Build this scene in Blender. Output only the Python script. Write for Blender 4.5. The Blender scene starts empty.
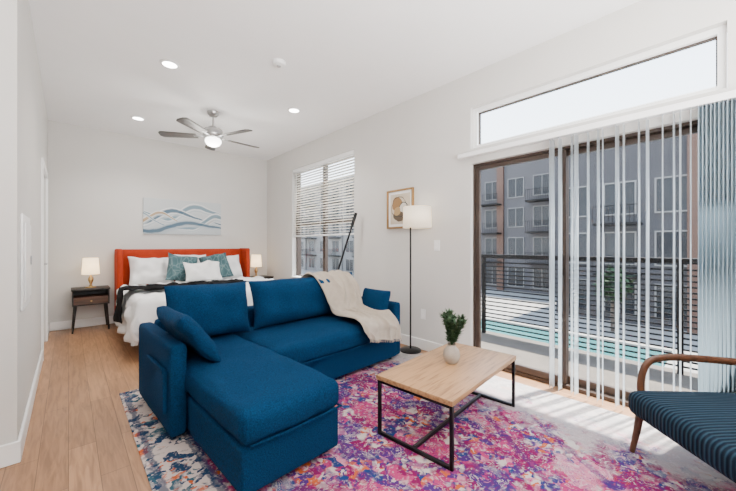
import bpy, bmesh, math, random
from mathutils import Vector, Matrix, noise
random.seed(7)
S=bpy.context.scene; C=S.collection
PI=math.pi; R=math.radians

# ------------------------------------------------------------ mesh helpers
def link(name,bm,mat,parent=None,smooth=True,ang=40):
    bmesh.ops.recalc_face_normals(bm,faces=bm.faces[:])
    me=bpy.data.meshes.new(name); bm.to_mesh(me); bm.free()
    if smooth:
        for p in me.polygons: p.use_smooth=True
        try: me.set_sharp_from_angle(angle=R(ang))
        except Exception: pass
    o=bpy.data.objects.new(name,me); C.objects.link(o)
    me.materials.append(mat)
    if parent is not None: o.parent=parent
    return o
def merge(bm,t,M=None):
    if M is not None: t.transform(M)
    me=bpy.data.meshes.new('tmp'); t.to_mesh(me); t.free()
    bm.from_mesh(me); bpy.data.meshes.remove(me)
def box(bm,lo,hi,bev=0,seg=2,M=None):
    t=bmesh.new(); bmesh.ops.create_cube(t,size=1)
    for v in t.verts:
        v.co=Vector([lo[i]+(v.co[i]+.5)*(hi[i]-lo[i]) for i in range(3)])
    if bev: bmesh.ops.bevel(t,geom=t.edges[:],offset=bev,segments=seg,profile=.5,affect='EDGES')
    merge(bm,t,M); return bm
def B(): return bmesh.new()
def frames(pts):
    T=[]
    n=len(pts)
    for i in range(n):
        a=pts[max(0,i-1)]; b=pts[min(n-1,i+1)]
        T.append((b-a).normalized())
    up=Vector((0,0,1)) if abs(T[0].z)<.9 else Vector((0,1,0))
    u=T[0].cross(up).normalized(); out=[]
    for t in T:
        u=(u-t*u.dot(t)).normalized(); out.append((t,u,t.cross(u)))
    return out
def tube(bm,pts,r,n=10,sx=1,sy=1):
    pts=[Vector(p) for p in pts]; F=frames(pts); rings=[]
    for i,(p,(t,u,w)) in enumerate(zip(pts,F)):
        rr=r[i] if isinstance(r,(list,tuple)) else r
        rings.append([bm.verts.new(p+u*math.cos(2*PI*k/n)*rr*sx+w*math.sin(2*PI*k/n)*rr*sy) for k in range(n)])
    for a,b in zip(rings,rings[1:]):
        for k in range(n): bm.faces.new((a[k],a[(k+1)%n],b[(k+1)%n],b[k]))
    bm.faces.new(rings[0][::-1]); bm.faces.new(rings[-1])
    return bm
def smoothpath(P,n=8):
    P=[Vector(p) for p in P]; out=[]
    Q=[P[0]]+P+[P[-1]]
    for i in range(1,len(Q)-2):
        a,b,c,d=Q[i-1],Q[i],Q[i+1],Q[i+2]
        for k in range(n):
            t=k/n
            out.append(.5*((2*b)+(c-a)*t+(2*a-5*b+4*c-d)*t*t+(3*b-a-3*c+d)*t**3))
    out.append(P[-1]); return out
def lathe(bm,prof,n=24,c=(0,0,0)):
    c=Vector(c); rings=[]
    for r,z in prof:
        if r<1e-5: rings.append([bm.verts.new(c+Vector((0,0,z)))])
        else: rings.append([bm.verts.new(c+Vector((r*math.cos(2*PI*k/n),r*math.sin(2*PI*k/n),z))) for k in range(n)])
    for a,b in zip(rings,rings[1:]):
        for k in range(n):
            k2=(k+1)%n
            if len(a)==1 and len(b)==1: continue
            if len(a)==1: bm.faces.new((a[0],b[k],b[k2]))
            elif len(b)==1: bm.faces.new((a[k],a[k2],b[0]))
            else: bm.faces.new((a[k],a[k2],b[k2],b[k]))
    return bm
def rbox(bm,lo,hi,r=.04,bulge=(0,0,0),n=12,wr=0,M=None,seed=0):
    t=bmesh.new(); bmesh.ops.create_cube(t,size=2)
    bmesh.ops.subdivide_edges(t,edges=t.edges[:],cuts=n-1,use_grid_fill=True)
    lo=Vector(lo); hi=Vector(hi); c=(lo+hi)/2; h=(hi-lo)/2
    r=min(r,min(h)*.98)
    for v in t.verts:
        s=Vector([math.sin(x*PI/2) for x in v.co])
        p=Vector([s[i]*h[i] for i in range(3)])
        q=Vector([max(-(h[i]-r),min(h[i]-r,p[i])) for i in range(3)])
        d=p-q
        if d.length>1e-6: p=q+d.normalized()*r
        for i in range(3):
            j,k=(i+1)%3,(i+2)%3
            p[i]+=s[i]*bulge[i]*(1-s[j]**2)*(1-s[k]**2)
        if wr:
            p+=Vector((0,0,1))*wr*noise.noise((p+Vector((seed,seed*2,0)))*7)+Vector((1,1,0))*wr*.6*noise.noise((p+Vector((seed,3,seed)))*6)
        v.co=p+c
    merge(bm,t,M); return bm
def pillow(w,h,t,n=18,pinch=.06,p=4,q=.55,wr=.006,seed=0,fr=9):
    """upright pillow: width along x, height along z from 0, thickness along y"""
    bm=B(); g={}
    for side in (1,-1):
        for i in range(n+1):
            for j in range(n+1):
                s=math.sin((i/n*2-1)*PI/2); k=math.sin((j/n*2-1)*PI/2)
                x=w/2*s*(1-pinch*(1-k*k)); z=h/2*k*(1-pinch*(1-s*s))
                th=t/2*(max(0,(1-abs(s)**p)*(1-abs(k)**p)))**q
                y=th*side
                edge=(i in(0,n) or j in(0,n))
                if not edge:
                    y+=wr*noise.noise(Vector((x*fr+seed,z*fr,side*3+seed)))*min(1,th/(t*.2))
                z+=wr*.5*noise.noise(Vector((x*4+seed,z*2,seed)))*(k+1)/2
                g[side,i,j]=g[1,i,j] if (edge and side==-1) else bm.verts.new((x,y,z+h/2))
        for i in range(n):
            for j in range(n):
                f=(g[side,i,j],g[side,i+1,j],g[side,i+1,j+1],g[side,i,j+1])
                bm.faces.new(f if side==-1 else f[::-1])
    return bm
def grid(fn,nu,nv):
    bm=B(); g=[[bm.verts.new(fn(i/nu,j/nv)) for j in range(nv+1)] for i in range(nu+1)]
    for i in range(nu):
        for j in range(nv): bm.faces.new((g[i][j],g[i+1][j],g[i+1][j+1],g[i][j+1]))
    return bm
def solid(o,t,off=0):
    m=o.modifiers.new('solid','SOLIDIFY'); m.thickness=t; m.offset=off

# ------------------------------------------------------------ object helpers
def tag(o,label,cat,group=None,kind=None):
    o['label']=label; o['category']=cat
    if group: o['group']=group
    if kind: o['kind']=kind
    return o
def T(name,label,cat,loc=(0,0,0),rz=0,group=None):
    o=bpy.data.objects.new(name,None); C.objects.link(o); o.empty_display_size=.1
    o.location=loc; o.rotation_euler=(0,0,rz); return tag(o,label,cat,group)
def struct(name,bm,mat,parent=None,smooth=False):
    o=link(name,bm,mat,parent,smooth)
    if parent is None: o['kind']='structure'
    return o
def sroot(name,loc=(0,0,0)):
    o=bpy.data.objects.new(name,None); C.objects.link(o); o.location=loc; o['kind']='structure'; return o
def dup(root,loc,label,rz=None,group=None):
    r=root.copy(); C.objects.link(r); r.location=loc; r['label']=label
    if rz is not None: r.rotation_euler=(0,0,rz)
    if group: r['group']=group
    for ch in list(root.children):
        c=ch.copy(); C.objects.link(c); c.parent=r
        for g in list(ch.children):
            d=g.copy(); C.objects.link(d); d.parent=c
    return r

# ------------------------------------------------------------ materials
def mk(name):
    m=bpy.data.materials.new(name); m.use_nodes=True; nt=m.node_tree; nt.nodes.clear()
    out=nt.nodes.new('ShaderNodeOutputMaterial'); bs=nt.nodes.new('ShaderNodeBsdfPrincipled')
    nt.links.new(bs.outputs[0],out.inputs[0]); return m,nt,bs,out
def nd(nt,t,ins=None,**kw):
    n=nt.nodes.new(t)
    for k,v in kw.items(): setattr(n,k,v)
    for k,v in (ins or {}).items():
        if hasattr(v,'is_output'): nt.links.new(v,n.inputs[k])
        else: n.inputs[k].default_value=v
    return n
def ramp(nt,fac,stops,interp='LINEAR'):
    n=nt.nodes.new('ShaderNodeValToRGB'); e=n.color_ramp.elements; n.color_ramp.interpolation=interp
    while len(e)<len(stops): e.new(.5)
    for i,(p,c) in enumerate(stops): e[i].position=p; e[i].color=(*c,1)
    nt.links.new(fac,n.inputs[0]); return n.outputs[0]
def mixc(nt,f,a,b):
    n=nd(nt,'ShaderNodeMix',data_type='RGBA')
    for idx,v in ((0,f),(6,a),(7,b)):
        if hasattr(v,'is_output'): nt.links.new(v,n.inputs[idx])
        else: n.inputs[idx].default_value=v if idx==0 else (*v,1)
    return n.outputs[2]
def mth(nt,op,a,b=0.0,c=0.0):
    n=nd(nt,'ShaderNodeMath',operation=op)
    for i,v in enumerate((a,b,c)):
        if hasattr(v,'is_output'): nt.links.new(v,n.inputs[i])
        else: n.inputs[i].default_value=v
    return n.outputs[0]
def mat(name,col,rough=.6,metal=0,var=.06,scale=6,bump=0,bscale=250,sheen=0,emit=0,ecol=None,stretch=(1,1,1),spec=.5):
    m,nt,bs,out=mk(name)
    tc=nd(nt,'ShaderNodeTexCoord'); mp=nd(nt,'ShaderNodeMapping',{0:tc.outputs['Object'],3:stretch})
    nz=nd(nt,'ShaderNodeTexNoise',{'Vector':mp.outputs[0],'Scale':scale,'Detail':3.0})
    a=tuple(max(0,c*(1-var)) for c in col); b=tuple(min(1,c*(1+var)) for c in col)
    nt.links.new(ramp(nt,nz.outputs[0],[(.3,a),(.7,b)]),bs.inputs['Base Color'])
    bs.inputs['Roughness'].default_value=rough; bs.inputs['Metallic'].default_value=metal
    bs.inputs['Specular IOR Level'].default_value=spec
    if sheen: bs.inputs['Sheen Weight'].default_value=sheen
    if bump:
        n2=nd(nt,'ShaderNodeTexNoise',{'Vector':tc.outputs['Object'],'Scale':bscale,'Detail':2.0})
        bp=nd(nt,'ShaderNodeBump',{'Height':n2.outputs[0],'Strength':bump,'Distance':.01})
        nt.links.new(bp.outputs[0],bs.inputs['Normal'])
    if emit:
        bs.inputs['Emission Color'].default_value=(*(ecol or col),1); bs.inputs['Emission Strength'].default_value=emit
    return m
def wood(name,col,dark,scale=3,stretch=(1,12,12),rough=.45):
    m,nt,bs,out=mk(name)
    tc=nd(nt,'ShaderNodeTexCoord'); mp=nd(nt,'ShaderNodeMapping',{0:tc.outputs['Object'],3:stretch})
    nz=nd(nt,'ShaderNodeTexNoise',{'Vector':mp.outputs[0],'Scale':scale,'Detail':6.0,'Distortion':.6})
    nt.links.new(ramp(nt,nz.outputs[0],[(.3,dark),(.5,col),(.75,tuple(min(1,c*1.12) for c in col))]),bs.inputs['Base Color'])
    bs.inputs['Roughness'].default_value=rough; return m
def glass(name,tint=(.95,.97,.98)):
    m,nt,bs,out=mk(name); nt.nodes.remove(bs)
    tr=nd(nt,'ShaderNodeBsdfTransparent',{0:(*tint,1)}); gl=nd(nt,'ShaderNodeBsdfGlossy',{0:(.9,.9,.9,1),'Roughness':.02})
    lw=nd(nt,'ShaderNodeLayerWeight',{0:.5}); f=mth(nt,'MULTIPLY_ADD',mth(nt,'POWER',lw.outputs['Facing'],4.0),.30,.01)
    mx=nd(nt,'ShaderNodeMixShader',{0:f,1:tr.outputs[0],2:gl.outputs[0]})
    nt.links.new(mx.outputs[0],out.inputs[0]); return m
def translucent(name,col,w=.5,rough=.8,emit=0,clear=0,ecol=(1,.87,.68)):
    m,nt,bs,out=mk(name)
    tc=nd(nt,'ShaderNodeTexCoord'); nz=nd(nt,'ShaderNodeTexNoise',{'Vector':tc.outputs['Object'],'Scale':40.0})
    c=ramp(nt,nz.outputs[0],[(.3,tuple(x*.95 for x in col)),(.7,col)])
    nt.links.new(c,bs.inputs['Base Color']); bs.inputs['Roughness'].default_value=rough
    if emit: bs.inputs['Emission Color'].default_value=(*ecol,1); bs.inputs['Emission Strength'].default_value=emit
    tl=nd(nt,'ShaderNodeBsdfTranslucent',{0:c}); mx=nd(nt,'ShaderNodeMixShader',{0:w,1:bs.outputs[0],2:tl.outputs[0]})
    if clear:
        tr=nd(nt,'ShaderNodeBsdfTransparent'); mx=nd(nt,'ShaderNodeMixShader',{0:clear,1:mx.outputs[0],2:tr.outputs[0]})
    nt.links.new(mx.outputs[0],out.inputs[0]); return m

M_wall=mat('wall_paint',(.60,.585,.56),.8,var=.012,scale=3,bump=.05,bscale=120)
M_ceil=mat('ceiling_paint',(.89,.89,.895),.9,var=.008,bump=.04,bscale=90)
M_trim=mat('white_trim_paint',(.84,.84,.83),.4,var=.01)
M_bronze=mat('bronze_brown_frame',(.050,.033,.025),.4,.2,var=.1)
M_rail=mat('dark_railing_paint',(.006,.005,.005),.6,.0,var=.1,spec=.15)
M_black=mat('black_metal',(.005,.005,.006),.4,.4,var=.1)
M_nickel=mat('brushed_nickel',(.42,.42,.42),.3,.9,var=.05)
M_white=mat('white_plastic',(.82,.82,.82),.35,var=.01)
M_sofa=mat('blue_upholstery',(.0008,.030,.086),.9,var=.42,scale=150,bump=.8,bscale=260,spec=.10)
M_orange=mat('burnt_orange_upholstery',(.36,.034,.010),.85,var=.10,scale=10,bump=.2,bscale=350,spec=.2)
M_linen=mat('white_linen',(.78,.78,.78),.9,var=.02,scale=8,bump=.12,bscale=40,spec=.2)
M_blackcloth=mat('black_woven_cloth',(.006,.006,.007),.95,var=.2,bump=.3,bscale=200,spec=.1)
M_throw=mat('soft_beige_cloth',(.39,.335,.275),.95,var=.05,scale=20,bump=.2,bscale=220,spec=.1)
M_oak=wood('light_oak',(.40,.222,.102),(.20,.10,.042),scale=4)
M_walnut=wood('walnut',(.075,.028,.013),(.04,.016,.008))
M_redwood=wood('warm_walnut',(.095,.036,.016),(.05,.018,.008),stretch=(8,8,2))
M_darkwood=mat('espresso_wood',(.010,.007,.006),.45,var=.2,scale=12)
M_blade=wood('grey_oak_blade',(.070,.065,.060),(.04,.037,.034))
M_glass=glass('window_glass')
M_leaf=mat('plant_leaf',(.045,.085,.040),.6,var=.5,scale=25,spec=.2)
M_soil=mat('potting_soil',(.02,.014,.01),1)
M_vase=mat('greige_ceramic',(.38,.33,.28),.7,var=.10,scale=30,spec=.2)
M_shade=translucent('lamp_shade_linen',(.85,.80,.72),.45,emit=1.0,ecol=(1,.84,.62))
M_shade2=translucent('glowing_shade',(.9,.80,.62),.5,emit=3,ecol=(1,.80,.52))
M_bulb=mat('lit_bulb',(1,.92,.78),.5,emit=8)
M_led=mat('lit_downlight_lens',(1,.98,.95),.5,emit=20)
M_dome=mat('lit_frosted_glass',(1,.98,.95),.4,emit=8)
M_brass=mat('brass',(.5,.33,.13),.3,.9)
M_vane=translucent('pvc_vane',(.68,.73,.76),.62,.5,clear=.52)
M_slat=translucent('faux_wood_slat',(.84,.80,.73),.48,.5)

def m_teal():
    m,nt,bs,out=mk('teal_leaf_print'); tc=nd(nt,'ShaderNodeTexCoord')
    mp=nd(nt,'ShaderNodeMapping',{0:tc.outputs['Object'],2:(0,.6,0),3:(1,1,.5)})
    vo=nd(nt,'ShaderNodeTexVoronoi',{'Vector':mp.outputs[0],'Scale':13.0},feature='DISTANCE_TO_EDGE')
    c=ramp(nt,vo.outputs[0],[(.01,(.13,.20,.205)),(.05,(.055,.115,.13)),(.25,(.042,.095,.11)),(.4,(.07,.135,.145))])
    nt.links.new(c,bs.inputs['Base Color']); bs.inputs['Roughness'].default_value=.9; return m
M_teal=m_teal()
def m_floor():
    m,nt,bs,out=mk('oak_plank_floor'); tc=nd(nt,'ShaderNodeTexCoord')
    mp=nd(nt,'ShaderNodeMapping',{0:tc.outputs['Object'],2:(0,0,PI/2)})
    br=nd(nt,'ShaderNodeTexBrick',{'Vector':mp.outputs[0],'Color1':(.40,.212,.104,1),'Color2':(.30,.155,.075,1),'Mortar':(.13,.066,.032,1),
        'Scale':1.0,'Mortar Size':.0016,'Brick Width':1.1,'Row Height':.125,'Bias':0.0})
    br.offset=.37
    mp2=nd(nt,'ShaderNodeMapping',{0:tc.outputs['Object'],3:(14,1.2,1)})
    nz=nd(nt,'ShaderNodeTexNoise',{'Vector':mp2.outputs[0],'Scale':3.0,'Detail':7.0,'Distortion':.8})
    g=ramp(nt,nz.outputs[0],[(.3,(.60,.57,.55)),(.62,(1,1,1))])
    mul=nd(nt,'ShaderNodeMix',data_type='RGBA',blend_type='MULTIPLY'); mul.inputs[0].default_value=1
    nt.links.new(br.outputs[0],mul.inputs[6]); nt.links.new(g,mul.inputs[7])
    nt.links.new(mul.outputs[2],bs.inputs['Base Color']); bs.inputs['Roughness'].default_value=.38
    return m
M_floor=m_floor()
def m_rug(hx,hy):
    m,nt,bs,out=mk('distressed_persian_rug'); tc=nd(nt,'ShaderNodeTexCoord')
    sp=nd(nt,'ShaderNodeSeparateXYZ',{0:tc.outputs['Object']})
    ax=mth(nt,'ABSOLUTE',sp.outputs[0]); ay=mth(nt,'ABSOLUTE',sp.outputs[1])
    cb=nd(nt,'ShaderNodeCombineXYZ',{0:ax,1:ay})
    nz=nd(nt,'ShaderNodeTexNoise',{'Vector':tc.outputs['Object'],'Scale':17.0,'Detail':5.0})
    vm=nd(nt,'ShaderNodeVectorMath',{0:nz.outputs['Color'],1:(.10,.10,0)},operation='MULTIPLY')
    va=nd(nt,'ShaderNodeVectorMath',{0:cb.outputs[0],1:vm.outputs[0]},operation='ADD')
    v0=nd(nt,'ShaderNodeTexVoronoi',{'Vector':va.outputs[0],'Scale':6.2})
    v1=nd(nt,'ShaderNodeTexVoronoi',{'Vector':va.outputs[0],'Scale':16.0}); v2=nd(nt,'ShaderNodeTexVoronoi',{'Vector':va.outputs[0],'Scale':44.0})
    s0=nd(nt,'ShaderNodeSeparateColor',{0:v0.outputs['Color']}); s1=nd(nt,'ShaderNodeSeparateColor',{0:v1.outputs['Color']}); s2=nd(nt,'ShaderNodeSeparateColor',{0:v2.outputs['Color']})
    cream=(.48,.41,.38); pink=(.36,.034,.13); mag=(.17,.007,.070); pur=(.060,.018,.13); blue=(.014,.036,.14); org=(.44,.085,.022); lp=(.48,.17,.25)
    c0=ramp(nt,s0.outputs[0],[(0,mag),(.22,pink),(.40,pur),(.58,lp),(.66,mag),(.78,blue),(.88,pur)],'CONSTANT')
    c1=ramp(nt,s1.outputs[0],[(0,mag),(.14,lp),(.24,pink),(.36,pur),(.52,mag),(.60,cream),(.70,org),(.77,pink),(.85,blue)],'CONSTANT')
    c2=ramp(nt,s2.outputs[0],[(0,cream),(.18,pink),(.32,mag),(.44,lp),(.50,cream),(.60,pur),(.76,org),(.83,blue)],'CONSTANT')
    ring=ramp(nt,mth(nt,'SINE',mth(nt,'MULTIPLY',v0.outputs['Distance'],88.0)),[(.42,(0,0,0)),(.7,(1,1,1))])
    c0=mixc(nt,mth(nt,'MULTIPLY',ring,.75),c0,c2)
    n3=nd(nt,'ShaderNodeTexNoise',{'Vector':tc.outputs['Object'],'Scale':11.0,'Detail':4.0})
    f=ramp(nt,n3.outputs[0],[(.46,(0,0,0)),(.57,(1,1,1))])
    field=mixc(nt,f,c1,c2)
    n7=nd(nt,'ShaderNodeTexNoise',{'Vector':cb.outputs[0],'Scale':4.5,'Detail':3.0})
    field=mixc(nt,ramp(nt,n7.outputs[0],[(.46,(0,0,0)),(.53,(1,1,1))]),field,c0)
    # pointed medallion outlines round the centre
    dm=mth(nt,'ADD',mth(nt,'ADD',ax,mth(nt,'MULTIPLY',ay,.72)),mth(nt,'MULTIPLY',nz.outputs[0],.05))
    dl=ramp(nt,mth(nt,'SINE',mth(nt,'MULTIPLY',dm,17.0)),[(.90,(0,0,0)),(.95,(1,1,1))])
    field=mixc(nt,mth(nt,'MULTIPLY',dl,.55),field,(.045,.016,.10))
    navy=(.012,.034,.080); tl=(.025,.080,.115)
    b1=ramp(nt,s1.outputs[1],[(0,navy),(.20,cream),(.46,tl),(.58,org),(.64,navy),(.76,cream)],'CONSTANT')
    b2=ramp(nt,s2.outputs[1],[(0,cream),(.34,navy),(.50,cream),(.68,org),(.74,tl),(.86,cream)],'CONSTANT')
    b1=mixc(nt,f,b1,b2)
    ex=mth(nt,'SUBTRACT',hx,ax); ey=mth(nt,'SUBTRACT',hy,ay); e=mth(nt,'MINIMUM',ex,ey)
    ew=mth(nt,'ADD',e,mth(nt,'MULTIPLY',nz.outputs[0],.05))
    col=mixc(nt,ramp(nt,ew,[(.0,(1,1,1)),(.27,(1,1,1)),(.285,(0,0,0))]),field,b1)
    for a_,b_ in ((.250,.295),(.045,.080)):
        ln=ramp(nt,ew,[(a_,(0,0,0)),(a_+.005,(1,1,1)),(b_,(1,1,1)),(b_+.005,(0,0,0))])
        col=mixc(nt,mth(nt,'MULTIPLY',ln,.75),col,navy)
    # worn, faded patches; paler toward the glass door and left edge
    n4=nd(nt,'ShaderNodeTexNoise',{'Vector':tc.outputs['Object'],'Scale':3.0,'Detail':7.0,'Roughness':.75})
    gx=mth(nt,'MULTIPLY',mth(nt,'MAXIMUM',mth(nt,'SUBTRACT',sp.outputs[0],.40),0.0),.40)
    gl_=mth(nt,'MULTIPLY',mth(nt,'MAXIMUM',mth(nt,'SUBTRACT',-.95,sp.outputs[0]),0.0),.12)
    fx=mth(nt,'ADD',n4.outputs[0],mth(nt,'ADD',gx,gl_))
    fade=ramp(nt,fx,[(.57,(0,0,0)),(.71,(.82,.82,.82))])
    col=mixc(nt,fade,col,(.38,.345,.33))
    n5=nd(nt,'ShaderNodeTexNoise',{'Vector':tc.outputs['Object'],'Scale':56.0,'Detail':4.0})
    w=ramp(nt,n5.outputs[0],[(.57,(0,0,0)),(.69,(.58,.58,.58))])
    col=mixc(nt,w,col,(.47,.40,.39))
    nt.links.new(col,bs.inputs['Base Color']); bs.inputs['Roughness'].default_value=.95; bs.inputs['Specular IOR Level'].default_value=.1
    bp=nd(nt,'ShaderNodeBump',{'Height':n5.outputs[0],'Strength':.3,'Distance':.004}); nt.links.new(bp.outputs[0],bs.inputs['Normal'])
    return m
def m_stripe():
    m,nt,bs,out=mk('teal_striped_cord'); tc=nd(nt,'ShaderNodeTexCoord')
    wv=nd(nt,'ShaderNodeTexWave',{'Vector':tc.outputs['Object'],'Scale':15.0,'Distortion':.15},bands_direction='X')
    c=ramp(nt,wv.outputs[0],[(.25,(.003,.008,.017)),(.6,(.006,.018,.034)),(.95,(.018,.043,.066))])
    nt.links.new(c,bs.inputs['Base Color']); bs.inputs['Roughness'].default_value=.9; bs.inputs['Specular IOR Level'].default_value=.15
    bp=nd(nt,'ShaderNodeBump',{'Height':wv.outputs[0],'Strength':.6,'Distance':.006}); nt.links.new(bp.outputs[0],bs.inputs['Normal'])
    return m
M_stripe=m_stripe()
def m_waves():
    m,nt,bs,out=mk('wave_canvas_print'); tc=nd(nt,'ShaderNodeTexCoord')
    nz=nd(nt,'ShaderNodeTexNoise',{'Vector':tc.outputs['Object'],'Scale':5.0,'Detail':4.0})
    sp=nd(nt,'ShaderNodeSeparateXYZ',{0:tc.outputs['Object']}); x=sp.outputs[0]; z=mth(nt,'ADD',sp.outputs[2],mth(nt,'MULTIPLY_ADD',nz.outputs[0],.05,-.025))
    def sn(f,ph,a): return mth(nt,'MULTIPLY',mth(nt,'SINE',mth(nt,'MULTIPLY_ADD',x,f,ph)),a)
    col=ramp(nt,mth(nt,'ADD',z,.5),[(.2,(.44,.48,.50)),(.8,(.52,.55,.56))])
    pale=(.38,.44,.48); white=(.70,.71,.71); blue=(.045,.105,.165); mid=(.15,.24,.30); tan=(.38,.255,.13)
    for f,ph,a,o_,wd,k1,k2 in ((5.2,.4,.12,.13,.20,mid,white),(4.4,2.2,.11,.03,.21,blue,white),(6.2,3.9,.10,-.03,.14,tan,white),(5.0,5.2,.13,-.05,.19,mid,white),(3.8,1.1,.08,-.13,.17,blue,pale)):
        d=mth(nt,'SUBTRACT',mth(nt,'ADD',mth(nt,'ADD',sn(f,ph,a),sn(f*2.1,ph*1.7,a*.22)),o_),z)
        wv=mth(nt,'MULTIPLY_ADD',mth(nt,'SINE',mth(nt,'MULTIPLY_ADD',x,f*.8,ph+1.0)),wd*.35,wd*.6)
        dn=mth(nt,'DIVIDE',d,wv)
        body=ramp(nt,dn,[(.0,k2),(.08,k2),(.22,k1),(.5,k1),(.60,k2),(.75,pale),(1.0,k2)])
        alpha=ramp(nt,dn,[(.0,(0,0,0)),(.02,(.95,.95,.95)),(.75,(.85,.85,.85)),(1.0,(0,0,0))])
        col=mixc(nt,alpha,col,body)
    nt.links.new(col,bs.inputs['Base Color']); bs.inputs['Roughness'].default_value=.8
    return m
def m_art():
    m,nt,bs,out=mk('abstract_rounded_print'); tc=nd(nt,'ShaderNodeTexCoord')
    sp=nd(nt,'ShaderNodeSeparateXYZ',{0:tc.outputs['Object']}); y=sp.outputs[1]; z=sp.outputs[2]
    nz=nd(nt,'ShaderNodeTexNoise',{'Vector':tc.outputs['Object'],'Scale':9.0}); wob=mth(nt,'MULTIPLY_ADD',nz.outputs[0],.05,-.025)
    col=ramp(nt,nz.outputs[0],[(.3,(.52,.44,.33)),(.7,(.60,.53,.43))])
    def disc(col,cy,cz,r,c,ky=1.0,ring=0):
        dy=mth(nt,'MULTIPLY',mth(nt,'SUBTRACT',y,cy),ky); dz=mth(nt,'SUBTRACT',z,cz)
        d=mth(nt,'ADD',mth(nt,'SQRT',mth(nt,'ADD',mth(nt,'MULTIPLY',dy,dy),mth(nt,'MULTIPLY',dz,dz))),wob)
        f=mth(nt,'LESS_THAN',d,r)
        if ring: f=mth(nt,'MULTIPLY',f,mth(nt,'GREATER_THAN',d,r-ring))
        return mixc(nt,f,col,c)
    col=disc(col,.05,.06,.085,(.27,.14,.045)); col=disc(col,-.06,.0,.07,(.62,.57,.49)); col=disc(col,-.06,.0,.075,(.02,.017,.015),1,.010)
    col=disc(col,.02,-.09,.07,(.10,.065,.035),.8); col=disc(col,.04,-.03,.055,(.40,.26,.11)); col=disc(col,.02,.02,.125,(.03,.025,.02),1,.007)
    nt.links.new(col,bs.inputs['Base Color']); return m

# ------------------------------------------------------------ room shell
H=2.95; XR=3.02; YB=6.39; XL=-.21; YC=2.65
struct('floor',box(B(),(-2.2,-2.5,-.1),(XR+.18,YB+.15,0)),M_floor)
struct('ceiling',box(B(),(-2.35,-2.65,H),(XR+.18,YB+.15,H+.12)),M_ceil)
struct('wall_back',box(B(),(XL-.15,YB,0),(XR+.18,YB+.15,H)),M_wall)
b=B(); X0,X1=XR,XR+.18
WY0,WY1,WZ0,WZ1=3.60,5.36,.62,2.58
DY0,DY1,DZ=0.0,1.76,2.03; TZ0,TZ1=2.18,2.60
for lo,hi in (((X0,-2.5,0),(X1,DY0,H)),((X0,DY0,DZ),(X1,DY1,TZ0)),((X0,DY0,TZ1),(X1,DY1,H)),((X0,DY1,0),(X1,WY0,H)),
              ((X0,WY0,0),(X1,WY1,WZ0)),((X0,WY0,WZ1),(X1,WY1,H)),((X0,WY1,0),(X1,YB,H))): box(b,lo,hi)
struct('wall_right',b,M_wall)
b=B(); LD0,LD1=4.85,5.75
for lo,hi in (((XL-.15,YC+.15,0),(XL,LD0,H)),((XL-.15,LD0,2.04),(XL,LD1,H)),((XL-.15,LD1,0),(XL,YB,H))): box(b,lo,hi)
struct('wall_left',b,M_wall)
struct('wall_left_return',box(B(),(-2.2,YC,0),(XL,YC+.15,H)),M_wall)
struct('wall_hall',box(B(),(-2.35,-2.5,0),(-2.2,YC+.15,H)),M_wall)
struct('wall_front',box(B(),(-2.2,-2.65,0),(XR+.18,-2.5,H)),M_wall)
def bb(n,lo,hi): struct(n,box(B(),lo,hi,.004,1),M_trim)
bb('baseboard_back',(XL+.016,YB-.015,0),(XR-.016,YB,.12))
bb('baseboard_left',(XL,YC,0),(XL+.015,LD0-.07,.12))
bb('baseboard_left_far',(XL,LD1+.07,0),(XL+.015,YB-.016,.12))
bb('baseboard_return',(-2.2,YC-.015,0),(XL+.015,YC,.12))
bb('baseboard_right',(XR-.015,DY1+.02,0),(XR,YB,.12))
bb('baseboard_right_near',(XR-.015,-2.5,0),(XR,DY0-.02,.12))
# closet door in left wall
d=sroot('door_2',(XL,0,0))
b=B(); box(b,(-.07,LD0+.012,.01),(-.03,LD1-.012,2.03),.003,1)
for z0,z1 in ((.2,.95),(1.08,1.9)): box(b,(-.032,LD0+.14,z0),(-.025,LD1-.14,z1),.006,2)
link('door_slab',b,M_trim,d)
b=B(); box(b,(0,LD0-.07,0),(.018,LD0,2.11)); box(b,(0,LD1,0),(.018,LD1+.07,2.11)); box(b,(0,LD0,2.04),(.018,LD1,2.11))
link('casing',b,M_trim,d)
b=B(); tube(b,[(-.026,LD0+.08,1.0),(.03,LD0+.08,1.0)],.012); tube(b,[(.03,LD0+.08,1.0),(.03,LD0+.2,1.0)],.01); link('door_handle',b,M_nickel,d)

# sliding glass door
d=sroot('door_1',(XR,0,0)); e=.001; fw=.022
b=B(); box(b,(.05,DY0+e,e),(.16,DY0+fw,DZ-e)); box(b,(.05,DY1-fw,e),(.16,DY1-e,DZ-e)); box(b,(.05,DY0+fw,DZ-fw),(.16,DY1-fw,DZ-e)); box(b,(.05,DY0+fw,e),(.16,DY1-fw,.03))
link('door_frame',b,M_bronze,d)
def panel(y0,y1,x,hy=None):
    s=.042; b=B(); zt=DZ-fw-.002
    box(b,(x,y0,.032),(x+.035,y0+s,zt),.003,1); box(b,(x,y1-s,.032),(x+.035,y1,zt),.003,1)
    box(b,(x,y0+s,.032),(x+.035,y1-s,.032+.06),.003,1); box(b,(x,y0+s,zt-s),(x+.035,y1-s,zt),.003,1)
    p=link('door_panel',b,M_bronze,d)
    link('glass_pane',box(B(),(x+.014,y0+s,.092),(x+.02,y1-s,zt-s)),M_glass,p,False)
    if hy is not None:
        b=B(); tube(b,smoothpath([(x,hy,.94),(x-.035,hy,.96),(x-.035,hy,1.12),(x,hy,1.14)],4),.009); link('door_handle',b,M_black,p)
panel(.91,DY1-fw-.002,.058,.94); panel(DY0+fw+.002,.955,.108)
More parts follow.
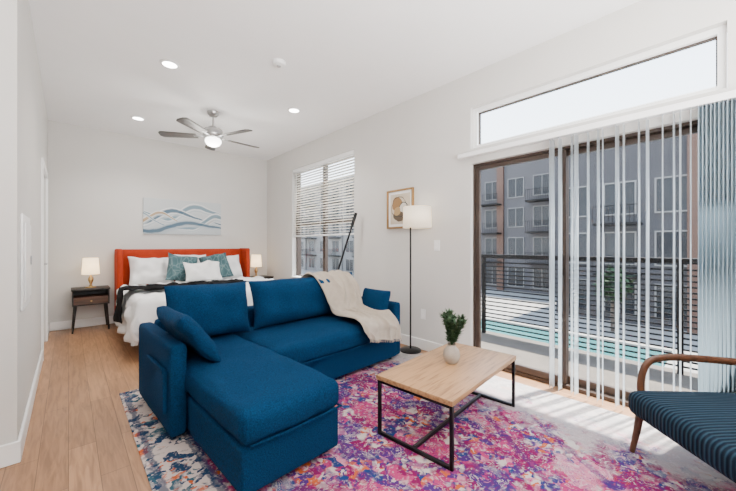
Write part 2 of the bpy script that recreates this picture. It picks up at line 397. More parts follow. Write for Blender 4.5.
# transom window
d=sroot('window_2',(XR,0,0))
b=B(); w=.042
box(b,(.05,DY0+e,TZ0+e),(.13,DY0+w,TZ1-e)); box(b,(.05,DY1-w,TZ0+e),(.13,DY1-e,TZ1-e)); box(b,(.05,DY0+w,TZ1-w),(.13,DY1-w,TZ1-e)); box(b,(.05,DY0+w,TZ0+e),(.13,DY1-w,TZ0+w))
link('window_frame',b,M_trim,d)
b=B(); w2=w+.008
box(b,(.085,DY0+w,TZ0+w),(.12,DY0+w2,TZ1-w)); box(b,(.085,DY1-w2,TZ0+w),(.12,DY1-w,TZ1-w)); box(b,(.085,DY0+w2,TZ1-w2),(.12,DY1-w2,TZ1-w)); box(b,(.085,DY0+w2,TZ0+w),(.12,DY1-w2,TZ0+w2))
link('glazing_bead',b,M_bronze,d)
link('glass_pane',box(B(),(.095,DY0+w2,TZ0+w2),(.10,DY1-w2,TZ1-w2)),M_glass,d,False)
# bedroom window
d=sroot('window_1',(XR,0,0)); b=B(); w=.045; ym=(WY0+WY1)/2
box(b,(.08,WY0+e,WZ0+e),(.16,WY0+w,WZ1-e)); box(b,(.08,WY1-w,WZ0+e),(.16,WY1-e,WZ1-e)); box(b,(.08,WY0+w,WZ1-w),(.16,WY1-w,WZ1-e)); box(b,(.08,WY0+w,WZ0+e),(.16,WY1-w,WZ0+w))
box(b,(.09,ym-.035,WZ0+w),(.15,ym+.035,WZ1-w)); link('window_frame',b,M_bronze,d)
for y0,y1 in ((WY0+w,ym-.035),(ym+.035,WY1-w)):
    b=B(); box(b,(.10,y0,1.56),(.14,y1,1.61)); s=link('sash_rail',b,M_bronze,d,False)
    link('glass_pane',box(B(),(.117,y0,WZ0+w),(.122,y1,WZ1-w)),M_glass,d,False)
link('window_sill',box(B(),(-.02,WY0+e,WZ0+e),(.078,WY1-e,WZ0+.025),.004,1),M_trim,d)

# horizontal blind (upper part of the bedroom window)
t=T('window_blind','white horizontal slat blind drawn halfway down the bedroom window','blind',(XR+.04,ym,WZ1-.002))
hw=(WY1-WY0)/2-.02
link('headrail',box(B(),(-.035,-hw,-.06),(.03,hw,0),.004,1),M_white,t)
b=B(); z=-.09
while z>-1.2:
    box(b,(-.024,-hw,z-.0015),(.024,hw,z+.0015),0,1,Matrix.Translation((0,0,z))@Matrix.Rotation(R(5),4,'Y')@Matrix.Translation((0,0,-z))); z-=.043
link('slats',b,M_slat,t,False)
link('bottom_rail',box(B(),(-.025,-hw,z-.012),(.025,hw,z+.012),.004,1),M_white,t)
zb=z
for y in (-hw*.7,0,hw*.7):
    b=B(); tube(b,[(-.026,y,-.06),(-.026,y,zb)],.0025,6); link('ladder_cord',b,M_white,t)
b=B(); tube(b,[(-.034,hw-.12,-.05),(-.04,hw-.12,-.8)],.004,6); link('tilt_wand',b,M_white,t)

# vertical blind on the sliding door
t=T('vertical_blind','vertical vane blind hanging across the sliding glass door, mostly stacked at one end','blind',(XR-.07,0,2.08))
b=B(); box(b,(-.03,-.30,0),(.03,1.85,.045),.004,1)
for y in (-.2,.8,1.7): box(b,(.03,y-.015,.01),(.07,y+.015,.035))
link('headrail',b,M_white,t)
def vane_bm():
    bm=B(); n=6
    g=[]
    for i in range(n+1):
        s=i/n-.5; g.append([bm.verts.new((s*.085,.006*(1-4*s*s),z)) for z in (-.004,-2.055)])
    for a,c in zip(g,g[1:]): bm.faces.new((a[0],c[0],c[1],a[1]))
    return bm
v0=link('vane',vane_bm(),M_vane,t); solid(v0,.0012)
ys=[.985,.965,.915,.83,.80,.72,.655,.625,.54,.50,.415,.37,.29,.235,.205,.155]
an=[3,8,-1,5,-4,4,1,9,-5,3,2,-4,5,0,8,3]
nv=len(ys)
for k in range(13): ys.append(.105-.0175*k); an.append(-(26+random.uniform(-2,2)))
M_stack=translucent('stacked_vane_shaded',(.40,.49,.55),.40,.6)  # same vanes, with the stack's shade and blue cast put into the colour
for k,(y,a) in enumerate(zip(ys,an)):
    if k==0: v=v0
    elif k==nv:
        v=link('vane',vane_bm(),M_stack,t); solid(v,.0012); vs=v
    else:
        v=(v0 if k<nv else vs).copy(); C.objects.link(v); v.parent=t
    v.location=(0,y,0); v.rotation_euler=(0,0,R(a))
b=B(); tube(b,[(-.05,-.22,0),(-.055,-.22,-1.2)],.004,6); link('wand',b,M_white,t)

# ------------------------------------------------------------ rug
RX0,RX1,RY0,RY1=.30,2.88,-.36,3.30
rhx,rhy=(RX1-RX0)/2,(RY1-RY0)/2
rg=link('area_rug',rbox(B(),(-rhx,-rhy,0),(rhx,rhy,.012),.005,n=6),m_rug(rhx,rhy)); rg.location=((RX0+RX1)/2,(RY0+RY1)/2,0)
tag(rg,'large distressed multicolour oriental rug in pinks and purples under the sofa and coffee table','rug')
RZ=.0125
# ------------------------------------------------------------ sofa
SO=Vector((.40,3.10,RZ)); SA=R(3)
SM=Matrix.Translation(SO)@Matrix.Rotation(SA,4,'Z')
sf=T('sectional_sofa','blue fabric sectional sofa with chaise, standing on the rug','sofa',SO,SA)
link('base',rbox(B(),(.10,-.90,.04),(2.08,-.02,.262),.02),M_sofa,sf)
link('chaise_base',rbox(B(),(.09,-1.64,.04),(.66,-.905,.262),.02),M_sofa,sf)
link('seat_cushion',rbox(B(),(.67,-.94,.265),(2.08,-.13,.43),.05,(0,.01,.025),n=18,wr=.012,seed=2),M_sofa,sf)
link('chaise_cushion',rbox(B(),(.085,-1.66,.265),(.665,-.13,.43),.05,(.006,.01,.022),n=18,wr=.012,seed=5),M_sofa,sf)
def seam(pts,parent,r=.006): 
    b=B(); tube(b,pts,r,8); link('piping',b,M_sofa,parent)
seam(smoothpath([(.12,-1.652,.275),(.36,-1.662,.275),(.63,-1.652,.275),(.66,-1.62,.275),(.665,-1.3,.275),(.665,-.95,.275)],6),sf)
seam(smoothpath([(.70,-.938,.275),(1.4,-.947,.275),(2.06,-.938,.275)],6),sf)
for k,x in enumerate((0,2.08)):
    b=rbox(B(),(x-.0,-.87,.03),(x+.10,0,.585),.03,wr=.004,seed=k)
    a=link('arm',b,M_sofa,sf)
    if k==0:
        pk=rbox(B(),(-.026,-.82,.17),(.002,-.44,.43),.010,n=8); box(pk,(-.032,-.82,.415),(-.020,-.44,.445),.004,2)
        link('pocket',pk,M_sofa,a)
link('backrest',rbox(B(),(.10,-.13,.03),(2.08,0,.605),.035),M_sofa,sf)
for x,y in ((.12,-.1),(2.05,-.1),(2.05,-.82),(.16,-1.56),(.6,-1.56)):
    b=B(); lathe(b,[(0,0),(.02,0),(.025,.045),(0,.045)],12,(x,y,0)); link('foot',b,M_black,sf)
def insofa(o,x,y,z,lean=0,rz=0,tw=0):
    o.matrix_world=SM@Matrix.Translation((x,y,z))@Matrix.Rotation(rz,4,'Z')@Matrix.Rotation(lean,4,'X')@Matrix.Rotation(tw,4,'Y')
for k,(x0,x1,lb) in enumerate(((.115,.755,'blue back cushion at the chaise end of the sofa'),(.785,2.06,'wide blue back cushion half covered by the beige throw blanket'))):
    o=link('back_cushion',pillow(x1-x0,.435,.25,30,.05,4,.5,.036,k*5+2,6),M_sofa); insofa(o,(x0+x1)/2,-.325,.445,R(-13),0,R(1 if k==0 else 0))
    tag(o,lb,'cushion','back cushions of the sofa')
o=link('arm_pillow',pillow(.54,.38,.11,20,.03,7,.5,.014,3),M_sofa); insofa(o,.265,-.68,.452,R(-37),R(90)); tag(o,'blue pillow leaning inside the chaise-side arm of the sofa','cushion')
o=link('arm_pillow',pillow(.38,.26,.12,16,.04,6,.5,.006,8),M_sofa); insofa(o,1.985,-.62,.462,R(-20),R(-90)); tag(o,'blue pillow leaning on the sofa arm beside the floor lamp','cushion')
# throw blanket
prof=smoothpath([(.11,.69,0),(.135,.82,0),(.21,.878,0),(.31,.85,0),(.41,.71,0),(.475,.56,0),(.56,.485,0),(.72,.475,0),(.87,.470,0),(.955,.43,0),(.975,.34,0),(.98,.25,0)],6)
def rdg(p,s): return (1-min(1,abs(noise.noise(p))*1.6))**2*s
def thr(u,v):
    k=v*(len(prof)-1); i=min(int(k),len(prof)-2); f=k-i; p=prof[i].lerp(prof[i+1],f); tg=(prof[i+1]-prof[i]).normalized()
    nx,nz_=-tg.y,tg.x   # outward normal in (depth, z)
    if nz_<0 and abs(tg.y)<.3: nx,nz_=-nx,-nz_
    cx=1.65+.10*v; w=.50-.07*v+.05*math.sin(v*8+1)
    x=cx+(u-.5)*w+.05*noise.noise(Vector((u*1.6,v*4,1)))
    h=rdg(Vector((u*4.0+v*1.8,v*2.2-u,2)),.052)+rdg(Vector((u*3.5-v*3,v*4.5+u*3,8)),.020)+.006
    if v<.35: h*=.3+.7*max(0,(v-.15)/.2)
    q=Vector((x,-(p.x+abs(nx)*h if v>.18 else p.x-h*.3),p.y+abs(nz_)*h))
    if v>.8: q.z+=.10*(1-u)*(v-.8)/.2
    return q
o=link('throw_blanket',grid(thr,60,100),M_throw,None,True,180); solid(o,.008,1); o.matrix_world=SM
tag(o,'beige fringed throw blanket draped over the sofa back and seat','blanket')
b=B()
for k in range(40):
    p=thr(k/39,1.0); tube(b,[p+Vector((0,0,.004)),p+Vector((random.uniform(-.004,.004),-.004,-.010)),p+Vector((random.uniform(-.006,.006),-.004,-.022))],.0026,5)
o2=link('fringe',b,M_throw,o); o2['kind']='stuff'

# ------------------------------------------------------------ coffee table
ct=T('coffee_table','rectangular coffee table with light oak top and black metal frame','table',(1.935,1.27,RZ),R(5))
L,W,Z=.485,.265,.375
link('tabletop',box(B(),(-L,-W,Z-.03),(L,W,Z),.004,2),M_oak,ct)
q=.010
for sx in (-1,1):
    x=sx*(L-.02)
    for sy in (-1,1):
        y=sy*(W-.015); link('leg',box(B(),(x-q,y-q,0),(x+q,y+q,Z-.03),.002,1),M_black,ct)
    yy=W-.015-q
    link('crossbar',box(B(),(x-q,-yy,0),(x+q,yy,2*q),.002,1),M_black,ct)
    link('top_bar',box(B(),(x-q,-yy,Z-.03-2*q),(x+q,yy,Z-.03),.002,1),M_black,ct)
link('stretcher',box(B(),(-L+.02+q,-q,0),(L-.02-q,q,2*q),.002,1),M_black,ct)
# potted plant
pt=T('potted_plant','small leafy green plant in a round greige ceramic vase on the coffee table','plant',(1.955,1.285,RZ+Z))
link('vase',lathe(B(),[(0,0),(.03,0),(.048,.02),(.058,.055),(.052,.09),(.032,.115),(.027,.128),(.031,.135),(.026,.133),(.024,.115),(0,.113)],28),M_vase,pt)
link('soil',lathe(B(),[(0,.1135),(.023,.1135),(.022,.119),(0,.121)],16),M_soil,pt)
b=B(); lf=B()
def leaf(bm,p,d,l,w):
    d=d.normalized(); s=d.cross(Vector((0,0,1)));
    if s.length<.05: s=Vector((1,0,0))
    s.normalize(); up=s.cross(d)
    a=[bm.verts.new(p),bm.verts.new(p+d*l*.4+s*w-up*w*.2),bm.verts.new(p+d*l*.45+up*w*.15),bm.verts.new(p+d*l*.4-s*w-up*w*.2),bm.verts.new(p+d*l-up*l*.12)]
    bm.faces.new((a[0],a[1],a[2])); bm.faces.new((a[0],a[2],a[3])); bm.faces.new((a[1],a[4],a[2])); bm.faces.new((a[2],a[4],a[3]))
for k in range(20):
    an_=k*2.4; sp=.02+.090*((k*.37)%1); h=.11+.13*(1-.5*((k*.37)%1))*(.7+.3*((k*.61)%1))
    pth=smoothpath([(0,0,.115),(math.cos(an_)*sp*.45,math.sin(an_)*sp*.45,.115+h*.5),(math.cos(an_)*sp,math.sin(an_)*sp,.115+h)],5)
    tube(b,pth,.0018,5)
    for i,p in enumerate(pth[2:]):
        for j in range(5):
            a2=random.uniform(0,2*PI); leaf(lf,p,Vector((math.cos(a2),math.sin(a2),random.uniform(.3,1.7))),random.uniform(.034,.050),.0095)
link('stem',b,M_leaf,pt); link('foliage',lf,M_leaf,pt,False)

# ------------------------------------------------------------ armchair
ac=T('armchair','dark teal striped armchair with curved wooden arms beside the glass door','chair',(2.10,.175,0),math.atan2(.70,.714))
link('seat_cushion',rbox(B(),(-.31,-.66,.262),(.31,0,.395),.045,(0,.0,.02),n=14),M_stripe,ac)
bc=link('back_cushion',rbox(B(),(-.31,-.065,0),(.31,.065,.46),.05,(0,.02,0),n=14),M_stripe,ac); bc.location=(0,-.73,.385); bc.rotation_euler=(R(10),0,0)
for s in (-1,1):
    x=s*.35
    b=B(); tube(b,smoothpath([(x,-.20,.235),(x,-.135,.30),(x,-.118,.40),(x,-.14,.500),(x,-.190,.545),(x,-.30,.560),(x,-.50,.550),(x,-.74,.53)],8),.0165,12,.75,1.25); link('arm',b,M_redwood,ac)
    b=B(); tube(b,[(x-s*.004,-.115,.258),(x-s*.002,-.095,.13),(x,-.070,.0125)],[.021,.018,.013],12); link('leg',b,M_redwood,ac)
    b=B(); tube(b,smoothpath([(x,-.76,.0),(x,-.73,.25),(x,-.71,.53)],8),[.014]*8+[.016]*9,12); link('leg',b,M_redwood,ac)
    link('side_rail',box(B(),(x-.012-s*.02,-.72,.212),(x+.012-s*.02,-.10,.261),.004,1),M_redwood,ac)
    b=B(); tube(b,[(s*.27,-.68,.24),(s*.27,-.79,.50),(s*.27,-.86,.84)],.014); link('back_post',b,M_redwood,ac)
link('front_rail',box(B(),(-.317,-.125,.212),(.317,-.10,.261),.004,1),M_redwood,ac)
link('rear_rail',box(B(),(-.317,-.69,.212),(.317,-.665,.261),.004,1),M_redwood,ac)
b=B(); tube(b,[(-.27,-.86,.84),(.27,-.86,.84)],.014); link('top_rail',b,M_redwood,ac)

# ------------------------------------------------------------ floor lamp
fl=T('floor_lamp','black floor lamp with white drum shade between sofa and glass door','lamp',(2.85,2.41,RZ))
link('base',lathe(B(),[(0,0),(.12,0),(.12,.015),(.11,.022),(.015,.028),(0,.028)],32),M_black,fl)
b=B(); tube(b,[(0,0,.028),(0,0,1.60)],.010,12); link('pole',b,M_black,fl)
b=B(); tube(b,smoothpath([(0,0,1.59),(-.005,-.03,1.615),(-.008,-.08,1.62),(-.01,-.105,1.60)],5),.007,10); tube(b,[(-.01,-.105,1.60),(-.01,-.105,1.53)],.014,12); link('lamp_arm',b,M_black,fl)
sh=link('lamp_shade',lathe(B(),[(.157,1.38),(.150,1.612)],40,(-.01,-.105,0)),M_shade,fl); solid(sh,.002)
link('bulb',lathe(B(),[(0,1.44),(.022,1.455),(.03,1.48),(.02,1.515),(.012,1.53),(0,1.53)],16,(-.01,-.105,0)),M_bulb,fl)

# ------------------------------------------------------------ leaning pole behind sofa
b=B(); tube(b,[(2.60,3.86,.012),(2.90,3.49,1.50)],.014,10); 
pl=T('leaning_pole','slim black pole leaning by the bedroom window behind the sofa','pole')
link('shaft',b,M_black,pl)
b=B(); tube(b,[(2.895,3.496,1.475),(2.93,3.453,1.65)],.022,10); link('grip',b,M_black,pl)

# ------------------------------------------------------------ bed
BX=1.51
bed=T('bed','king bed with burnt orange upholstered winged headboard against the back wall','bed',(BX,0,0))
b=rbox(B(),(-.93,6.25,.08),(.93,6.37,1.14),.03,(0,.0,0)); link('headboard',b,M_orange,bed)
for s in (-1,1): link('headboard_wing',rbox(B(),(min(s*.915,s*.99),5.98,.06),(max(s*.915,s*.99),6.37,1.15),.03),M_orange,bed)
for s in (-1,1): link('side_rail',rbox(B(),(min(s*.89,s*.945),4.20,.12),(max(s*.89,s*.945),6.25,.36),.018),M_orange,bed)
link('foot_rail',rbox(B(),(-.945,4.14,.12),(.945,4.20,.36),.018),M_orange,bed)
for x in (-.90,.90):
    for y in (4.2,6.2): link('leg',box(B(),(x-.025,y-.025,0),(x+.025,y+.025,.12)),M_darkwood,bed)
link('mattress',rbox(B(),(-.885,4.21,.30),(.885,6.24,.58),.05,(0,0,.0)),M_linen,bed)
def drape(name,hw_,top,y0,y1,ds,df,mt,thick,seed,wr,u1=1.0,slant=0):
    Lx=hw_+ds; yl=(y1-y0)+df
    def f(u,v):
        p=(u*u1*2-1)*Lx; y=y1-v*yl+slant*(p+Lx); dx=max(0,abs(p)-hw_); dy=max(0,y0-y) if df else 0
        x=(min(abs(p),hw_)+.03*min(1,dx*6)+.04*dx*math.sin(y*14+seed))*(1 if p>0 else -1)
        yy=(max(y,y0) if df else y)-.03*min(1,dy*6)-.05*dy*math.sin(p*11)
        z=top-max(dx,dy)*.985
        w=wr*noise.noise(Vector((p*4,y*4,seed)))+wr*.6*noise.noise(Vector((p*11,y*9,seed)))
        if dx==0 and dy==0: z+=abs(w)*1.3
        elif dx>0: x+=abs(w)*(1 if p>0 else -1)
        else: yy-=abs(w)
        return Vector((BX+x,yy,z))
    o=link(name,grid(f,80,56),mt,None,True,180); solid(o,thick,1); return o
o=drape('duvet',.965,.605,4.13,5.62,.44,.40,M_linen,.02,3,.055); tag(o,'white duvet spread over the bed hanging down its sides','duvet')
o=drape('bed_throw',1.05,.69,4.62,5.02,.38,0,M_blackcloth,.012,3,.03,.62,-.06); tag(o,'black throw draped loosely over the left side of the white duvet','blanket')
def bp(x,y,w,h,t,lean,mt,lab,rz=0,seed=0,group=None,z=.585,tw=0):
    o=link('pillow',pillow(w,h,t,28,.08,3,.55,.075,seed,8),mt); o.matrix_world=Matrix.Translation((x,y,z))@Matrix.Rotation(R(rz),4,'Z')@Matrix.Rotation(R(lean),4,'X')@Matrix.Rotation(R(tw),4,'Y'); tag(o,lab,'pillow',group); return o
bp(.95,5.93,.60,.47,.28,-27,M_linen,'white bed pillow at the left end of the headboard',4,1,'white bed pillows',.60,3)
bp(1.53,6.02,.50,.48,.20,-20,M_linen,'white bed pillow in the middle of the headboard',-2,2,'white bed pillows')
bp(2.09,5.92,.50,.46,.28,-25,M_linen,'white bed pillow at the right end of the headboard',-4,3,'white bed pillows',.60,-3)
bp(1.28,5.66,.44,.45,.21,-24,M_teal,'teal leaf print cushion on the left, leaning on white pillows',8,4,'teal print cushions',.64,13)
bp(1.86,5.66,.44,.45,.21,-24,M_teal,'teal leaf print cushion on the right, leaning on white pillows',-9,5,'teal print cushions',.64,-13)
bp(1.54,5.38,.54,.31,.20,-30,M_linen,'white lumbar pillow in front of the two teal cushions',5,6,None,.665,2)

# ------------------------------------------------------------ nightstands and lamps
ns=T('nightstand','dark wood nightstand with splayed legs beside the bed near the left wall','nightstand',(.235,6.15,0),0,'pair of nightstands')
b=B()
for lo,hi in (((-.20,-.18,.37),(.20,.18,.385)),((-.20,-.18,.385),(-.186,.18,.575)),((.186,-.18,.385),(.20,.18,.575)),((-.186,.166,.385),(.186,.18,.575))): box(b,lo,hi)
link('body',b,M_darkwood,ns)
link('top',box(B(),(-.21,-.19,.575),(.21,.185,.60),.005,2),M_darkwood,ns)
link('shelf',box(B(),(-.186,-.178,.474),(.186,.166,.486)),M_walnut,ns)
dr=link('drawer',box(B(),(-.184,-.182,.387),(.184,.16,.472),.003,1),M_walnut,ns)
b=B(); tube(b,[(0,-.182,.43),(0,-.20,.43)],[.007,.011],12); link('knob',b,M_brass,dr)
for sx in (-1,1):
    for sy in (-1,1):
        b=B(); tube(b,[(sx*.165,sy*.14,.37),(sx*.195,sy*.165,0)],[.018,.010],10); link('leg',b,M_darkwood,ns)
dup(ns,(2.745,6.15,0),'dark wood nightstand beside the bed near the window wall',group='pair of nightstands')
tl=T('table_lamp','small lit table lamp on the left nightstand','lamp',(.235,6.14,.60),0,'pair of bedside lamps')
link('base',lathe(B(),[(0,0),(.06,0),(.06,.012),(.02,.02),(.012,.05),(.03,.10),(.03,.13),(.01,.17),(.008,.20),(0,.20)],24),M_brass,tl)
s2=link('lamp_shade',lathe(B(),[(.10,.19),(.085,.42)],32),M_shade2,tl); solid(s2,.002)
link('bulb',lathe(B(),[(0,.20),(.02,.20),(.03,.25),(.02,.285),(0,.29)],16),M_bulb,tl)
dup(tl,(2.68,6.14,.60),'small lit table lamp on the right nightstand',group='pair of bedside lamps')

# ------------------------------------------------------------ wall art
cv=link('canvas_painting',rbox(B(),(-.605,-.03,-.295),(.605,0,.295),.006,n=6),m_waves()); cv.location=(1.495,YB-.001,1.685)
tag(cv,'wide canvas of pale blue grey abstract waves above the bed','painting')
pf=T('framed_picture','square wood framed abstract print on the wall above the floor lamp','picture',(XR,2.71,1.65))
b=B(); a,c=.215,.24; w=.022
box(b,(-.03,-a,-c),(0,-a+w,c),.002,1); box(b,(-.03,a-w,-c),(0,a,c),.002,1); box(b,(-.03,-a+w,c-w),(0,a-w,c),.002,1); box(b,(-.03,-a+w,-c),(0,a-w,-c+w),.002,1)
link('frame',b,mat('gilt_wood',(.30,.17,.06),.4,.3,var=.15,scale=15),pf)
link('mat_board',box(B(),(-.012,-a+w,-c+w),(-.002,a-w,c-w)),M_white,pf,False)
link('print',box(B(),(-.014,-.16,-.185),(-.0125,.16,.185)),m_art(),pf,False)

# ------------------------------------------------------------ ceiling fan
cf=T('ceiling_fan','brushed nickel ceiling fan with five grey blades and lit dome over the bed','fan',(1.40,4.54,H))
link('canopy',lathe(B(),[(0,0),(.07,0),(.068,-.03),(.045,-.06),(.015,-.07),(0,-.07)],28),M_nickel,cf)
b=B(); tube(b,[(0,0,-.065),(0,0,-.20)],.012,12); link('downrod',b,M_nickel,cf)
link('motor_housing',lathe(B(),[(0,-.19),(.04,-.195),(.06,-.215),(.11,-.235),(.125,-.27),(.125,-.315),(.105,-.345),(.085,-.36),(0,-.36)],32),M_nickel,cf)
link('light_dome',lathe(B(),[(.09,-.361),(.10,-.375),(.098,-.40),(.075,-.435),(.04,-.452),(0,-.458)],28),M_dome,cf)
for k in range(5):
    an_=R(5+72*k)
    def bl(u,v,):
        r=.19+.45*u; w=.052+.018*u; 
        if u>.9: w*=math.sqrt(max(.05,1-((u-.9)/.1)**2*.75))
        y=(v-.5)*2*w; return Vector((r,y,-.33+y*.2))
    g=grid(bl,16,4); ob=link('blade',g,M_blade,cf); solid(ob,.007); ob.rotation_euler=(0,0,an_)
    ib=link('blade_iron',box(B(),(.10,-.018,-.336),(.235,.018,-.328),.002,1),M_nickel,ob)

# ------------------------------------------------------------ ceiling / wall fixtures
def downlight(x,y,lab):
    t=T('recessed_light',lab,'ceiling light',(x,y,H),0,'recessed ceiling lights')
    link('trim_ring',lathe(B(),[(.062,-.001),(.085,-.001),(.085,-.006),(.07,-.012),(.062,-.012),(.062,-.001)],32),M_white,t)
    link('lens',lathe(B(),[(0,-.002),(.061,-.002),(.061,-.008),(0,-.010)],32),M_led,t)
downlight(.72,3.62,'lit recessed ceiling light nearest the left wall and the camera')
downlight(.705,5.45,'lit recessed ceiling light over the left side of the bed')
downlight(2.15,3.77,'lit recessed ceiling light to the right of the fan')
t=T('smoke_detector','round white smoke detector on the ceiling','smoke detector',(1.48,2.88,H))
link('body',lathe(B(),[(0,0),(.062,0),(.062,-.018),(.055,-.032),(.035,-.04),(0,-.04)],32),M_white,t)
link('sensor',lathe(B(),[(0,-.0395),(.02,-.0395),(.018,-.048),(0,-.05)],20),mat('grey_plastic',(.4,.4,.4)),t)
t=T('light_switch','white light switch plate on the wall beside the glass door','switch',(XR,2.17,1.2))
link('plate',box(B(),(-.007,-.038,-.06),(0,.038,.06),.002,1),M_white,t); link('rocker',box(B(),(-.012,-.016,-.033),(-.0065,.016,.033),.002,1),M_white,t)
t=T('wall_outlet','white electrical outlet low on the wall behind the floor lamp','outlet',(XR,2.36,.41))
link('plate',box(B(),(-.007,-.036,-.058),(0,.036,.058),.002,1),M_white,t)
for z in (-.022,.022): link('socket',box(B(),(-.010,-.016,z-.014),(-.0065,.016,z+.014),.002,1),M_trim,t)
t=T('electrical_panel','flush white electrical panel cover on the left wall','panel',(XL,3.05,1.10))
link('cover',box(B(),(0,-.24,-.29),(.012,.24,.29),.003,1),M_trim,t); link('panel_door',box(B(),(.0125,-.19,-.24),(.02,.19,.24),.003,1),M_trim,t)
link('latch',box(B(),(.0205,.13,-.03),(.026,.16,.03),.002,1),mat('grey_latch',(.3,.3,.3)),t)

# ------------------------------------------------------------ balcony and courtyard
M_conc=mat('balcony_deck_tan',(.085,.068,.052),.9,var=.15,scale=5)
M_cope=mat('pool_coping_stone',(.24,.22,.19),.9,var=.1,scale=3)
M_pave=mat('courtyard_paving',(.22,.20,.175),.9,var=.15,scale=.4)
M_grey=mat('charcoal_stucco',(.036,.034,.037),.9,var=.08,scale=1)
M_lgrey=mat('slate_grey_stucco',(.058,.054,.057),.9,var=.06,scale=1)
M_pgrey=mat('pale_grey_stucco',(.14,.135,.13),.9,var=.06,scale=1)
M_brown=mat('rust_brown_panel',(.075,.036,.023),.8,var=.1,scale=2)
M_winglass=mat('dark_reflective_pane',(.008,.010,.014),.15,.0,var=.2,scale=.6,spec=.3)
M_winframe=mat('grey_window_frame',(.13,.125,.12),.6)
GZ=-3.5
struct('ground',box(B(),(5.2,-60,GZ-.1),(90,120,GZ)),M_pave)
struct('balcony_floor',box(B(),(XR+.181,-2.2,-.22),(4.42,3.3,-.02)),M_conc)
rl=T('balcony_railing','dark metal balcony railing with thin horizontal bars outside the glass door','railing',(4.30,0,-.02))
link('top_rail',box(B(),(-.03,-2.15,1.045),(.03,3.25,1.10),.004,1),M_rail,rl)
for y in (-2.1,-.9,.30,1.42,2.3,3.2): link('post',box(B(),(-.022,y-.022,0),(.022,y+.022,1.045)),M_rail,rl)
p0=None; z=.07
while z<1.01:
    if p0 is None: p0=link('bar',box(B(),(-.007,-2.075,-.008),(.007,3.175,.008)),M_rail,rl); p0.location=(0,0,z)
    else:
        p=p0.copy(); C.objects.link(p); p.parent=rl; p.location=(0,0,z)
    z+=.054
def building(name,label,x,y0,y1,z1,bays,wm,acc,depth=12):
    t=T(name,label,'building',(x,y0,GZ),0,None); Lb=y1-y0; Hb=z1-GZ
    link('wall',box(B(),(0,0,0),(depth,Lb,Hb)),wm,t,False)
    link('parapet',box(B(),(-.25,-.05,Hb+.002),(depth+.2,Lb+.05,Hb+.45)),M_brown if acc else M_winframe,t,False)
    fl_=int(Hb/3.05); bw=Lb/bays; w0=None; s0=None; c0=None
    for i in range(bays):
        balc=(i%2==1)
        if i%3==0:
            b=box(B(),(-.25,-.35,0),(-.002,.35,Hb)); c=link('pilaster',b,M_brown if acc else M_winframe,t,False); c.location=(0,(i+.06)*bw+.3,0)
        for f in range(fl_):
            z=f*3.05+.55; yc=(i+.55)*bw
            if w0 is None:
                b=B(); hw2=min(.9,bw*.3)
                box(b,(-.08,-hw2-.08,-.08),(-.002,-hw2,1.95)); box(b,(-.08,hw2,-.08),(-.002,hw2+.08,1.95)); box(b,(-.08,-hw2,1.87),(-.002,hw2,1.95)); box(b,(-.08,-hw2,-.08),(-.002,hw2,0)); box(b,(-.06,-.03,0),(-.002,.03,1.87))
                w0=link('window',b,M_winframe,t,False); q_=link('pane',box(B(),(-.03,-hw2,0),(-.003,hw2,1.87)),M_winglass,w0,False)
                o=w0
            else:
                o=w0.copy(); C.objects.link(o); o.parent=t; q2=q_.copy(); C.objects.link(q2); q2.parent=o
            o.location=(0,yc,z)
            if balc and f>0:
                if s0 is None:
                    b=B(); box(b,(-1.3,-bw*.45,-.75),(-.09,bw*.45,-.6)); box(b,(-1.3,-bw*.45,.38),(-1.25,bw*.45,.43))
                    k=-bw*.45
                    while k<bw*.45: box(b,(-1.29,k,-.6),(-1.26,k+.03,.38)); k+=.2
                    s0=link('balcony',b,M_rail,t,False); o=s0
                else: o=s0.copy(); C.objects.link(o); o.parent=t
                o.location=(0,yc,z)
    return t
building('apartment_building','slate grey apartment block beyond the pool seen in the left door panel',34,8.2,31,10.5,9,M_lgrey,True)
building('apartment_building','charcoal apartment block with rust brown pilasters seen through the vertical blind',25,-14,8,8.5,9,M_grey,True)
building('apartment_building','pale grey apartment block seen through the bedroom window',34,32,66,12,9,M_pgrey,False)
# pool
pm,nt,bs,out=mk('pool_water'); nz=nd(nt,'ShaderNodeTexNoise',{'Scale':1.5}); nt.links.new(ramp(nt,nz.outputs[0],[(.3,(.025,.095,.092)),(.7,(.05,.14,.135))]),bs.inputs['Base Color']); bs.inputs['Roughness'].default_value=.2
po=T('swimming_pool','turquoise swimming pool in the courtyard below the balcony','pool',(17.2,6.0,GZ))
link('water',box(B(),(-2.2,-4.4,.0),(2.2,4.4,.03)),pm,po,False)
b=B(); box(b,(-2.55,-4.75,0),(-2.2,4.75,.12)); box(b,(2.2,-4.75,0),(2.55,4.75,.12)); box(b,(-2.2,-4.75,0),(2.2,-4.4,.12)); box(b,(-2.2,4.4,0),(2.2,4.75,.12)); link('coping',b,M_cope,po,False)
# trees
M_bark=mat('bark',(.05,.035,.025),.9,var=.3)
M_treeleaf=mat('tree_leaf',(.022,.045,.018),.6,var=.5,scale=3,spec=.2)
def tree(x,y,h,r,lab):
    t=T('courtyard_tree',lab,'tree',(x,y,GZ)); b=B()
    tube(b,smoothpath([(0,0,0),(.08,.05,h*.35),(-.05,.05,h*.75)],5),[.13-.008*i for i in range(11)],8); link('trunk',b,M_bark,t)
    l=B()
    for k in range(700):
        p=Vector((random.gauss(0,1),random.gauss(0,1),random.gauss(0,1))); p=p.normalized()*r*random.uniform(.45,1)
        p.z*=1.15; p+=Vector((0,0,h*.75)); leaf(l,p,Vector((random.uniform(-1,1),random.uniform(-1,1),random.uniform(-.6,.8))),.34,.10)
    link('crown',l,M_treeleaf,t,False)
tree(22,4.2,3.4,.8,'slim courtyard tree in front of the charcoal block')

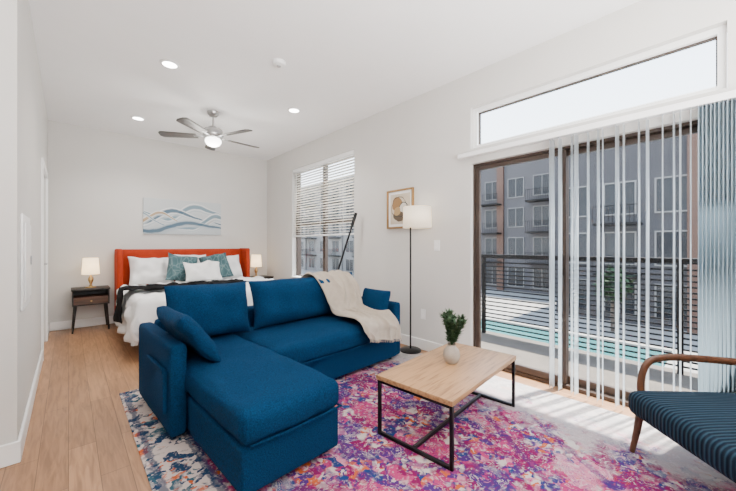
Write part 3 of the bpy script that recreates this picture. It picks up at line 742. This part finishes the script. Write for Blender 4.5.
# ------------------------------------------------------------ light
w=bpy.data.worlds.new('sky'); S.world=w; w.use_nodes=True; nt=w.node_tree; nt.nodes.clear()
tc=nd(nt,'ShaderNodeTexCoord'); sp=nd(nt,'ShaderNodeSeparateXYZ',{0:tc.outputs['Generated']})
c=ramp(nt,sp.outputs[2],[(0,(.90,.94,.98)),(.3,(.84,.91,1.0)),(.9,(.36,.58,.95))])
bg=nd(nt,'ShaderNodeBackground',{0:c,1:6.8}); ow=nd(nt,'ShaderNodeOutputWorld',{0:bg.outputs[0]})
def lamp(n,ty,loc,en,col=(1,1,1),**kw):
    l=bpy.data.lights.new(n,ty); l.energy=en; l.color=col
    for k,v in kw.items(): setattr(l,k,v)
    o=bpy.data.objects.new(n,l); C.objects.link(o); o.location=loc; return o
def aim(o,d): o.rotation_euler=Vector(d).to_track_quat('-Z','Y').to_euler()
o=lamp('sun','SUN',(10,0,10),38,(1,.95,.88),angle=R(1.6)); aim(o,(-.33,.10,-.94))
o=lamp('added_bounce_fill','AREA',(.9,-.9,1.7),370,(1,.98,.955),shape='RECTANGLE',size=2.6,size_y=1.8); aim(o,(.05,.36,1))  # added area light aimed up to brighten the room, no real fixture
o=lamp('added_front_fill','AREA',(-.2,-1.9,2.0),14,(1,.98,.96),shape='RECTANGLE',size=2.2,size_y=1.4); aim(o,(.45,.85,-.05))  # added weak frontal fill behind the camera, not a lamp of the room
o=lamp('fan_lamp','POINT',(1.40,4.54,2.40),32,(1,.95,.88),shadow_soft_size=.2)
for x,y in ((.72,3.62),(.705,5.45),(2.15,3.77)):
    o=lamp('downlight_lamp','SPOT',(x,y,H-.02),115,(1,.94,.88),spot_size=R(130),spot_blend=.8,shadow_soft_size=.06)
for p in ((.235,6.14,.86),(2.68,6.14,.86)): lamp('bedside_bulb','POINT',p,3,(1,.78,.52),shadow_soft_size=.03)
lamp('floor_lamp_bulb','POINT',(2.84,2.305,1.56),2.5,(1,.86,.66),shadow_soft_size=.03)

cam=bpy.data.cameras.new('camera'); co=bpy.data.objects.new('camera',cam); C.objects.link(co); S.camera=co
cam.sensor_width=36; cam.lens=36*328/736; cam.clip_start=.03; cam.clip_end=300
co.location=(0,0,1.2); co.rotation_euler=(R(90),0,R(-42.4))
